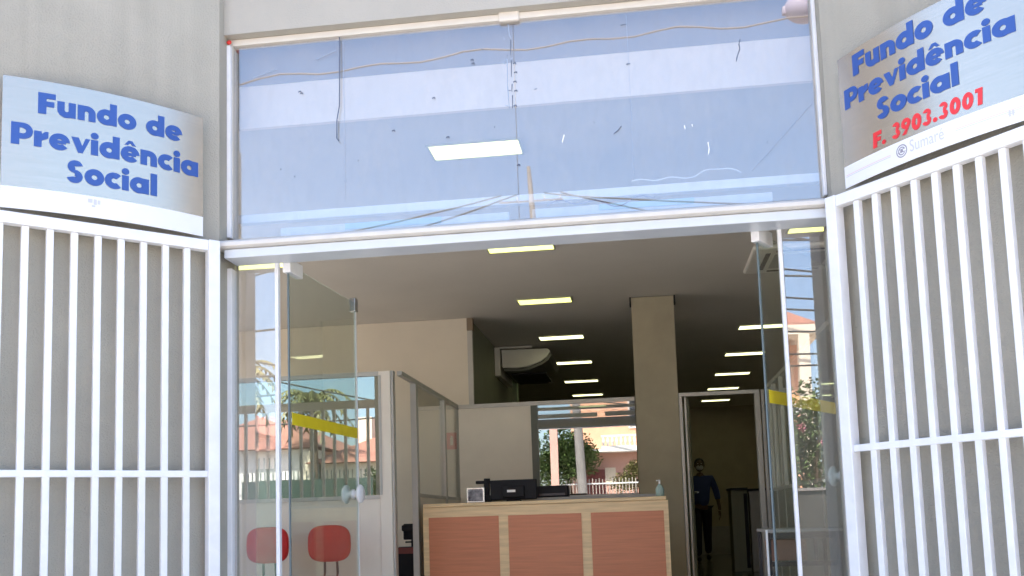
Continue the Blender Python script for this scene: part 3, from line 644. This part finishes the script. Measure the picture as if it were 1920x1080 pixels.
# body: skin under the clothes (head, neck, arms, hands)
J = [(pt(0, 0, .98), (.09, .06)), (pt(0, .0, 1.15), (.12, .08)), (pt(0, 0, 1.36), (.15, .09)), (pt(0, -.01, 1.47), (.06, .055)), (pt(0, -.02, 1.53), .052),
     (pt(-.19, 0, 1.42), .055), (pt(-.25, .03, 1.16), .042), (pt(-.22, -.10, .95), .032), (pt(-.215, -.13, .88), .028),
     (pt(.19, 0, 1.42), .055), (pt(.27, .04, 1.16), .042), (pt(.30, -.03, .93), .032), (pt(.305, -.05, .86), .028),
     (pt(-.09, -.05, .86), .06), (pt(-.09, -.16, .50), .05), (pt(-.09, -.12, .10), .038), (pt(.09, .04, .86), .06), (pt(.09, .10, .50), .05), (pt(.10, .28, .12), .042)]
E_ = [(0, 1), (1, 2), (2, 3), (3, 4), (2, 5), (5, 6), (6, 7), (7, 8), (2, 9), (9, 10), (10, 11), (11, 12), (0, 13), (13, 14), (14, 15), (0, 16), (16, 17), (17, 18)]
body = skin_body('body', J, E_, M['skin'], pe)
head = MB().ell(pt(0, -.03, 1.64), (.076, .095, .112), 18, 14).ell(pt(0, -.125, 1.635), (.013, .02, .018), 8, 6).ell(pt(-.078, -.02, 1.64), (.012, .02, .03), 8, 6).ell(pt(.078, -.02, 1.64), (.012, .02, .03), 8, 6).build('head', M['skin'], pe, smooth=True)
MB().ell(pt(0, -.005, 1.68), (.085, .098, .088), 18, 12).build('hair', M['hair'], pe, smooth=True)
MB().ell(pt(0, -.095, 1.60), (.062, .045, .05), 14, 10).build('face_mask', M['mask'], pe, smooth=True)
for sx in (-.03, .03): MB().ell(pt(sx, -.118, 1.665), (.011, .006, .006), 8, 6).build('eye', M['whitevinyl'], pe, smooth=True)
skin_body('shirt', [(pt(0, 0, .90), (.165, .125)), (pt(0, .0, 1.15), (.158, .112)), (pt(0, 0, 1.34), (.168, .112)), (pt(0, -.005, 1.45), (.085, .075)),
                    (pt(-.19, 0, 1.41), .072), (pt(-.25, .03, 1.18), .058), (pt(-.235, -.04, 1.05), .052), (pt(.19, 0, 1.41), .072), (pt(.27, .04, 1.18), .058), (pt(.29, .0, 1.03), .052)],
          [(0, 1), (1, 2), (2, 3), (2, 4), (4, 5), (5, 6), (2, 7), (7, 8), (8, 9)], M['shirt'], pe)
skin_body('trousers', [(pt(0, 0, .97), (.15, .11)), (pt(-.09, -.04, .86), .105), (pt(-.09, -.16, .50), .078), (pt(-.09, -.11, .09), .062), (pt(.09, .04, .86), .105), (pt(.09, .10, .50), .078), (pt(.10, .27, .12), .062)],
          [(0, 1), (1, 2), (2, 3), (0, 4), (4, 5), (5, 6)], M['trous'], pe)
MB().ell(pt(-.09, -.17, .045), (.045, .13, .045), 12, 8).build('shoe', M['shoe'], pe, smooth=True)
MB().ell(pt(.10, .25, .06), (.045, .12, .05), 12, 8).build('shoe', M['shoe'], pe, smooth=True)
for sx, hx, hy, hz in ((-1, -.213, -.14, .86), (1, .306, -.055, .84)):
    hj = [(pt(hx, hy, hz), (.022, .034)), (pt(hx, hy-.01, hz-.06), (.018, .036))]; he = [(0, 1)]
    for q in range(4):
        a = len(hj); off = (-.027+.018*q); ln = (.055, .065, .06, .045)[q]
        hj += [(pt(hx, hy-.01+off, hz-.085), .009), (pt(hx-sx*.01, hy-.012+off, hz-.085-ln*.5), .008), (pt(hx-sx*.025, hy-.014+off, hz-.085-ln), .007)]; he += [(1, a), (a, a+1), (a+1, a+2)]
    a = len(hj); hj += [(pt(hx-sx*.015, hy-.04, hz-.03), .010), (pt(hx-sx*.03, hy-.055, hz-.065), .008)]; he += [(0, a), (a, a+1)]
    skin_body('hand', hj, he, M['skin'], pe, 1)

# ------------------------------------------------------------------ left front window with bars (mirrored in the left partition)
WG = thing('barred_shop_window', 'barred shop window left of the entrance, mirrored in the glass of the left office partition', 'window', (-4, LY, .5))
box(-4.948, CL.x-.003, LY+.03, LY+.09, 2.155, 2.25).build('cross_beam', M['cream'], WG)
box(-4.948, CL.x-.003, LY+.03, LY+.09, .022, .07).build('bottom_rail', M['cream'], WG)
nb = 14
for i in range(nb):
    x = -4.88+i*.135
    box(x-.016, x+.016, LY+.04, LY+.07, .071, 2.154).build('bar', M['pframe'] if False else M['cream'], WG)
box(-4.947, CL.x-.004, LY+.055, LY+.061, 2.251, 3.29).build('window_pane', M['doorglass'], WG)

# ------------------------------------------------------------------ the other side of the street (seen in the glass)
def house(label, x0, x1, y, d, h, wall_m, loc=None):
    g = thing('house', label, 'house', ((x0+x1)/2, y-d/2, -.5)); box(x0, x1, y-d, y, -.6, h).build('wall', wall_m, g); return g
def hip(g, x0, x1, y0, y1, z, hgt, ov=.4, nm='roof'):
    x0 -= ov; x1 += ov; y0 -= ov; y1 += ov; w_ = min(x1-x0, y1-y0)/2
    mb = MB(); V = [mb.b.verts.new(p) for p in ((x0, y0, z), (x1, y0, z), (x1, y1, z), (x0, y1, z))]
    if x1-x0 > y1-y0: R = [mb.b.verts.new((x0+w_, (y0+y1)/2, z+hgt)), mb.b.verts.new((x1-w_, (y0+y1)/2, z+hgt))]; F = [(V[0], V[1], R[1], R[0]), (V[2], V[3], R[0], R[1]), (V[1], V[2], R[1]), (V[3], V[0], R[0])]
    else: R = [mb.b.verts.new(((x0+x1)/2, y0+w_, z+hgt)), mb.b.verts.new(((x0+x1)/2, y1-w_, z+hgt))]; F = [(V[1], V[2], R[1], R[0]), (V[3], V[0], R[0], R[1]), (V[0], V[1], R[0]), (V[2], V[3], R[1])]
    for q in F: mb._face(list(q))
    mb._face(V[::-1]); return mb.build(nm, M['tile'], g)
def win(g, x0, x1, y, z0, z1, m1='whitew'):
    w_ = MB().box(x0-.05, x1+.05, y, y+.04, z0-.05, z0).box(x0-.05, x1+.05, y, y+.04, z1, z1+.05).box(x0-.05, x0, y, y+.04, z0+.001, z1-.001).box(x1, x1+.05, y, y+.04, z0+.001, z1-.001).build('window', M[m1], g)
    p = box(x0+.001, x1-.001, y+.004, y+.012, z0+.001, z1-.001).build('pane', M['dkmetal'], None); p.parent = w_
HB = house('two storey pink house with a white balcony balustrade across the street', -2.36, 2.4, -13.2, 7, 2.95, M['pink'])
box(-2.36, 2.4, -20.2, -14.4, 2.951, 6.3).build('upper_wall', M['salmon'], HB)
box(-2.5, 2.5, -14.4, -12.6, 2.952, 3.05).build('balcony_slab', M['whitew'], HB)
MB().box(-1.25, 2.5, -12.66, -12.6, 3.051, 3.14).box(-1.25, 2.5, -12.66, -12.6, 3.44, 3.5).build('balustrade_rail', M['whitew'], HB)
mb = MB()
for i in range(26): mb.tube([(-1.18+i*.145, -12.63, 3.141), (-1.18+i*.145, -12.63, 3.29), (-1.18+i*.145, -12.63, 3.439)], [.022, .05, .022], 8)
mb.build('balusters', M['whitew'], HB)
hip(HB, -2.36, 2.4, -20.2, -14.4, 6.3, 1.1)
box(-2.0, -1.2, -13.195, -13.15, -.5, 2.4).build('garage_door', M['maroon'], HB)
box(-1.18, -.84, -13.195, -13.17, 1.9, 2.45).build('meter_panel', M['creamw'], HB)
win(HB, -.3, .9, -14.395, 3.9, 5.1)
HC = house('tall cream house with a salmon wall, corner column and tiled eaves across the street', 2.45, 3.6, -12.6, 6, 4.5, M['salmon'])
box(2.5, 4.0, -18.6, -11.9, 4.62, 4.83).build('eaves', M['creamw'], HC); hip(HC, 2.6, 3.9, -18.5, -12, 4.831, .5, .1)
box(3.48, 3.72, -12.1, -11.86, -.6, 4.61).build('column', M['creamw'], HC)
win(HC, 2.7, 3.2, -12.595, 3.2, 4.2)
box(2.5, 3.75, -12.3, -11.87, 2.9, 3.1).build('balcony_slab', M['whitew'], HC)
HA = house('low white house with a red tiled roof at the far left across the street', -9.3, -5.9, -12.6, 6, 2.6, M['creamw'])
hip(HA, -9.2, -6.0, -18.5, -12.7, 2.61, 1.0)
win(HA, -8.4, -7.6, -12.595, 1.2, 2.1)
box(-8.5, -6.0, -21, -19, -.5, 3.9).build('rear_wall', M['creamw'], HA)
HD = house('cream gabled house with a red roof and dark green gate across the street', -14.0, -9.6, -13, 7, 3.1, M['whitew'])
hip(HD, -14, -9.6, -20, -13, 3.11, 1.3); win(HD, -11.2, -10.2, -12.995, 1.0, 2.2); box(-9.75, -9.2, -12.995, -12.6, -.5, 3.0).build('corner_pillar', M['creamw'], HD)
box(-9.1, -8.6, -16.6, -16, -.5, 4.3).build('chimney_wall', M['creamw'], HD)
GG = thing('street_gate', 'dark green street gate across the road', 'gate', (-9.2, -10.2, -.5))
box(-10.6, -7.0, -10.25, -10.2, -.45, 2.05).build('gate_leaf', M['greeng'], GG)
mb = MB()
for i in range(31): mb.box(-10.55+i*.115, -10.53+i*.115, -10.24, -10.21, 2.051, 2.28)
mb.build('gate_spikes', M['greeng'], GG)
FN = thing('picket_railing', 'white picket railing in front of the pink house', 'railing', (-1, -11.6, -.5))
mb = MB()
for i in range(44): mb.box(-2.5+i*.105, -2.475+i*.105, -11.63, -11.61, -.3, 2.02+.03*(i % 2))
mb.build('pickets', M['picket'], FN); MB().box(-2.52, 2.1, -11.605, -11.59, 1.86, 1.90).box(-2.52, 2.1, -11.605, -11.59, 0, .05).build('rail', M['whitew'], FN)
def tree(nm, label, c, r, base, n, size, m_='leaf', clumps=7, cat='tree', trunk=True):
    g = thing(nm, label, cat, base); mb = MB()
    for _ in range(clumps):
        d = Vector((random.uniform(-.7, .7)*r[0], random.uniform(-.7, .7)*r[1], random.uniform(-.6, .6)*r[2])); k = random.uniform(.4, .65)
        mb.leaves((c[0]+d.x, c[1]+d.y, c[2]+d.z), (r[0]*k, r[1]*k, r[2]*k), n//clumps, size)
    mb.build('crown', M[m_], g)
    if trunk:
        tb_ = MB().tube([base, (base[0]+.05, base[1], (base[2]+c[2])/2), c], [.12, .09, .04], 8)
        for _ in range(5): tb_.tube([(c[0], c[1], c[2]-r[2]*.6), (c[0]+random.uniform(-.6, .6)*r[0], c[1]+random.uniform(-.5, .5)*r[1], c[2]+random.uniform(-.2, .5)*r[2])], [.04, .015], 6)
        tb_.build('trunk', M['bark'], g)
    return g
tree('broadleaf_tree', 'round leafy tree in front of the pink house', (-2.4, -12.0, 2.75), (1.15, .8, 1.0), (-2.3, -12.0, -.5), 7000, .065, clumps=14)
tree('front_garden_bush', 'dry yellowish bush beside the pink house behind the railing', (-.2, -12.1, 2.05), (.75, .4, .62), (-.2, -12.1, -.5), 2600, .04, 'leaf2', 7, 'bush')
HG = tree('flowering_hedge', 'tall flowering hedge with pink blossom by the cream house', (3.1, -8.6, 1.75), (1.1, .5, 1.35), (3.1, -8.6, -.5), 6500, .05, 'leaf', 12, 'hedge')
mb = MB()
for _ in range(8):
    c = (random.uniform(2.2, 3.9), -8.2+random.uniform(-.1, .15), random.uniform(1.1, 2.7)); mb.leaves(c, (.12, .1, .1), 34, .035)
mb.build('blossom', M['flower'], HG)
tree('garden_tree', 'small dark tree beside the low white house', (-7.4, -11.9, 1.9), (.6, .4, .6), (-7.4, -11.9, -.5), 1500, .05, clumps=6)
PT = thing('palm_tree', 'palm tree with drooping fronds between the red roofed houses', 'palm', (-9.3, -12.2, -.5))
MB().tube([(-9.3, -12.2, -.5), (-9.25, -12.2, 2), (-9.3, -12.2, 4.4)], [.17, .13, .11], 10).build('trunk', M['bark'], PT)
mb = MB()
for k in range(26):
    a = k*2.399; el = random.uniform(-.1, 1.1); L = random.uniform(.9, 1.3); prev = Vector((-9.3, -12.2, 4.45))
    for i in range(1, 11):
        t = i/10; p = Vector((-9.3+math.cos(a)*L*t, -12.2+math.sin(a)*L*t, 4.45+L*(el*t-1.1*t*t)))
        mb.tube([prev, p], .008, 4, False); d = (p-prev).normalized(); sd_ = d.cross(Vector((0, 0, 1))).normalized()
        for s_ in (-1, 1):
            q = p+sd_*s_*.26*(1-t*.6)+Vector((0, 0, -.12)); mb._face([mb.b.verts.new(prev), mb.b.verts.new(p), mb.b.verts.new(q)])
        prev = p
mb.build('crown', M['leaf2'], PT)
UP_ = thing('utility_pole', 'concrete utility pole with crossarm and insulators across the street', 'utility pole', (-1.95, -10.9, -.5))
MB().tube([(-1.75, -10.9, -.5), (-1.93, -10.9, 4.5), (-2.12, -10.9, 8.45)], [.17, .13, .04], 12).build('pole', M['conc'], UP_)
MB().box(-2.8, -1.4, -10.92, -10.88, 7.66, 7.69).build('crossarm', M['bark'], UP_)
for x in (-2.75, -2.4, -1.8, -1.45): MB().lathe((x, -10.9, 7.701), (0, 0, 1), [(.012, 0), (.025, .02), (.018, .04), (.022, .06), (.008, .08)], 10).build('insulator', M['grey'], UP_)
GP = thing('gate_pillar', 'rendered gate pillar beside the leafy tree', 'pillar', (-2.68, -11, -.5))
box(-2.80, -2.56, -11.1, -10.9, -.5, 3.7).build('pillar_shaft', M['pink'], GP); box(-2.84, -2.52, -11.14, -10.86, 3.701, 3.78).build('pillar_cap', M['creamw'], GP)
def cable(a, b2, sag, r, label, m_='cable'):
    a, b2 = Vector(a), Vector(b2); P = [a.lerp(b2, i/48)+Vector((0, 0, -sag*4*(i/48)*(1-i/48)+(.035*math.sin(i*1.3)+.02*math.sin(i*.7) if sag < 0 else 0))) for i in range(49)]
    tag(MB().tube(P, r, 6).build('overhead_cable', M[m_], smooth=True), label, 'cable', 'overhead cables along the street')
cable((-8, -3, 6.95), (6, -3, 7.25), -.12, .012, 'pale wavy overhead cable mirrored across the top of the transom', 'cablep')
cable((-2.75, -10.9, 7.83), (-16, -9.5, 6.0), .3, .018, 'overhead cable running from the highest insulator towards the palm')
cable((-2.4, -10.9, 7.83), (-16, -10.5, 5.4), .4, .018, 'overhead cable below the highest one towards the palm')
cable((-1.8, -10.9, 7.83), (14, -10, 6.6), .4, .018, 'upper overhead cable running from the pole past the cream house')
cable((-1.45, -10.9, 7.83), (14, -10.6, 4.8), .5, .018, 'second overhead cable running from the pole past the cream house')
for z, lab in ((7.05, 'overhead'), (6.3, 'middle'), (5.6, 'low')):
    cable((-2.1, -10.8, z), (14, -9.8, z-1.0), .45, .022, lab+' telephone cable running right from the pole')
for k, (z0, z1) in enumerate(((6.3, 5.2), (5.5, 4.9), (4.6, 4.5), (4.2, 4.0), (3.9, 3.85))):
    cable((8, -10.6, z1), (-1, -9.2, z0), .25, .020, ['topmost', 'second', 'third', 'fourth', 'lowest'][k]+' dark cable crossing in front of the cream house')
for k, (z0, z1) in enumerate(((5.9, 3.6), (4.8, 5.0), (4.2, 3.9), (3.55, 3.6))):
    cable((-14, -9.6, z0), (-5, -9.4, z1), .1, .022, ['steep upper', 'level upper', 'level lower', 'lowest level'][k]+' cable crossing in front of the palm')
SL = thing('street_lamp', 'grey street lamp head on a bracket arm, mirrored at the top right of the transom', 'street lamp', (3.95, -6, -.5))
MB().tube([(3.95, -6, -.5), (3.95, -6, 9.3)], [.12, .08], 10).tube([(3.95, -6, 9.2), (3.5, -6, 9.35), (3.2, -6, 9.2)], .035, 8).build('pole', M['conc'], SL)
MB().ell((2.98, -6, 8.95), (.33, .22, .26), 18, 10).build('lamp_head', M['greyp'], SL, smooth=True)
MB().box(2.62, 2.74, -6.05, -5.95, 8.86, 9.0).build('photocell', M['greyp'], SL, bevel=.02)

WR = thing('barred_shop_window', 'barred shop window to the right of the entrance, around the corner of the right wall', 'window', (2.3, CR.y, .5))  # added out of view as a daylight source for the right side
box(CR.x+.003, 2.857, CR.y+.03, CR.y+.09, 2.155, 2.25).build('cross_beam', M['cream'], WR)
for i in range(8): box(1.93+i*.125, 1.95+i*.125, CR.y+.04, CR.y+.07, .025, 2.154).build('bar', M['cream'], WR)
box(CR.x+.004, 2.856, CR.y+.055, CR.y+.061, 2.251, 3.29).build('window_pane', M['doorglass'], WR)

GWL = thing('added_dark_wall', 'low wall added in front of the flowering hedge to darken the reflection', 'wall', (3.2, -7.9, -.5))  # added so the lower right pane mirrors something dark
box(1.6, 4.8, -8.0, -7.85, -.5, 1.15).build('wall_body', mat('reflection_dark_render', (.055, .055, .05), .9, var=.2), GWL)
box(1.56, 4.84, -8.04, -7.81, 1.151, 1.2).build('coping', M['conc'], GWL)
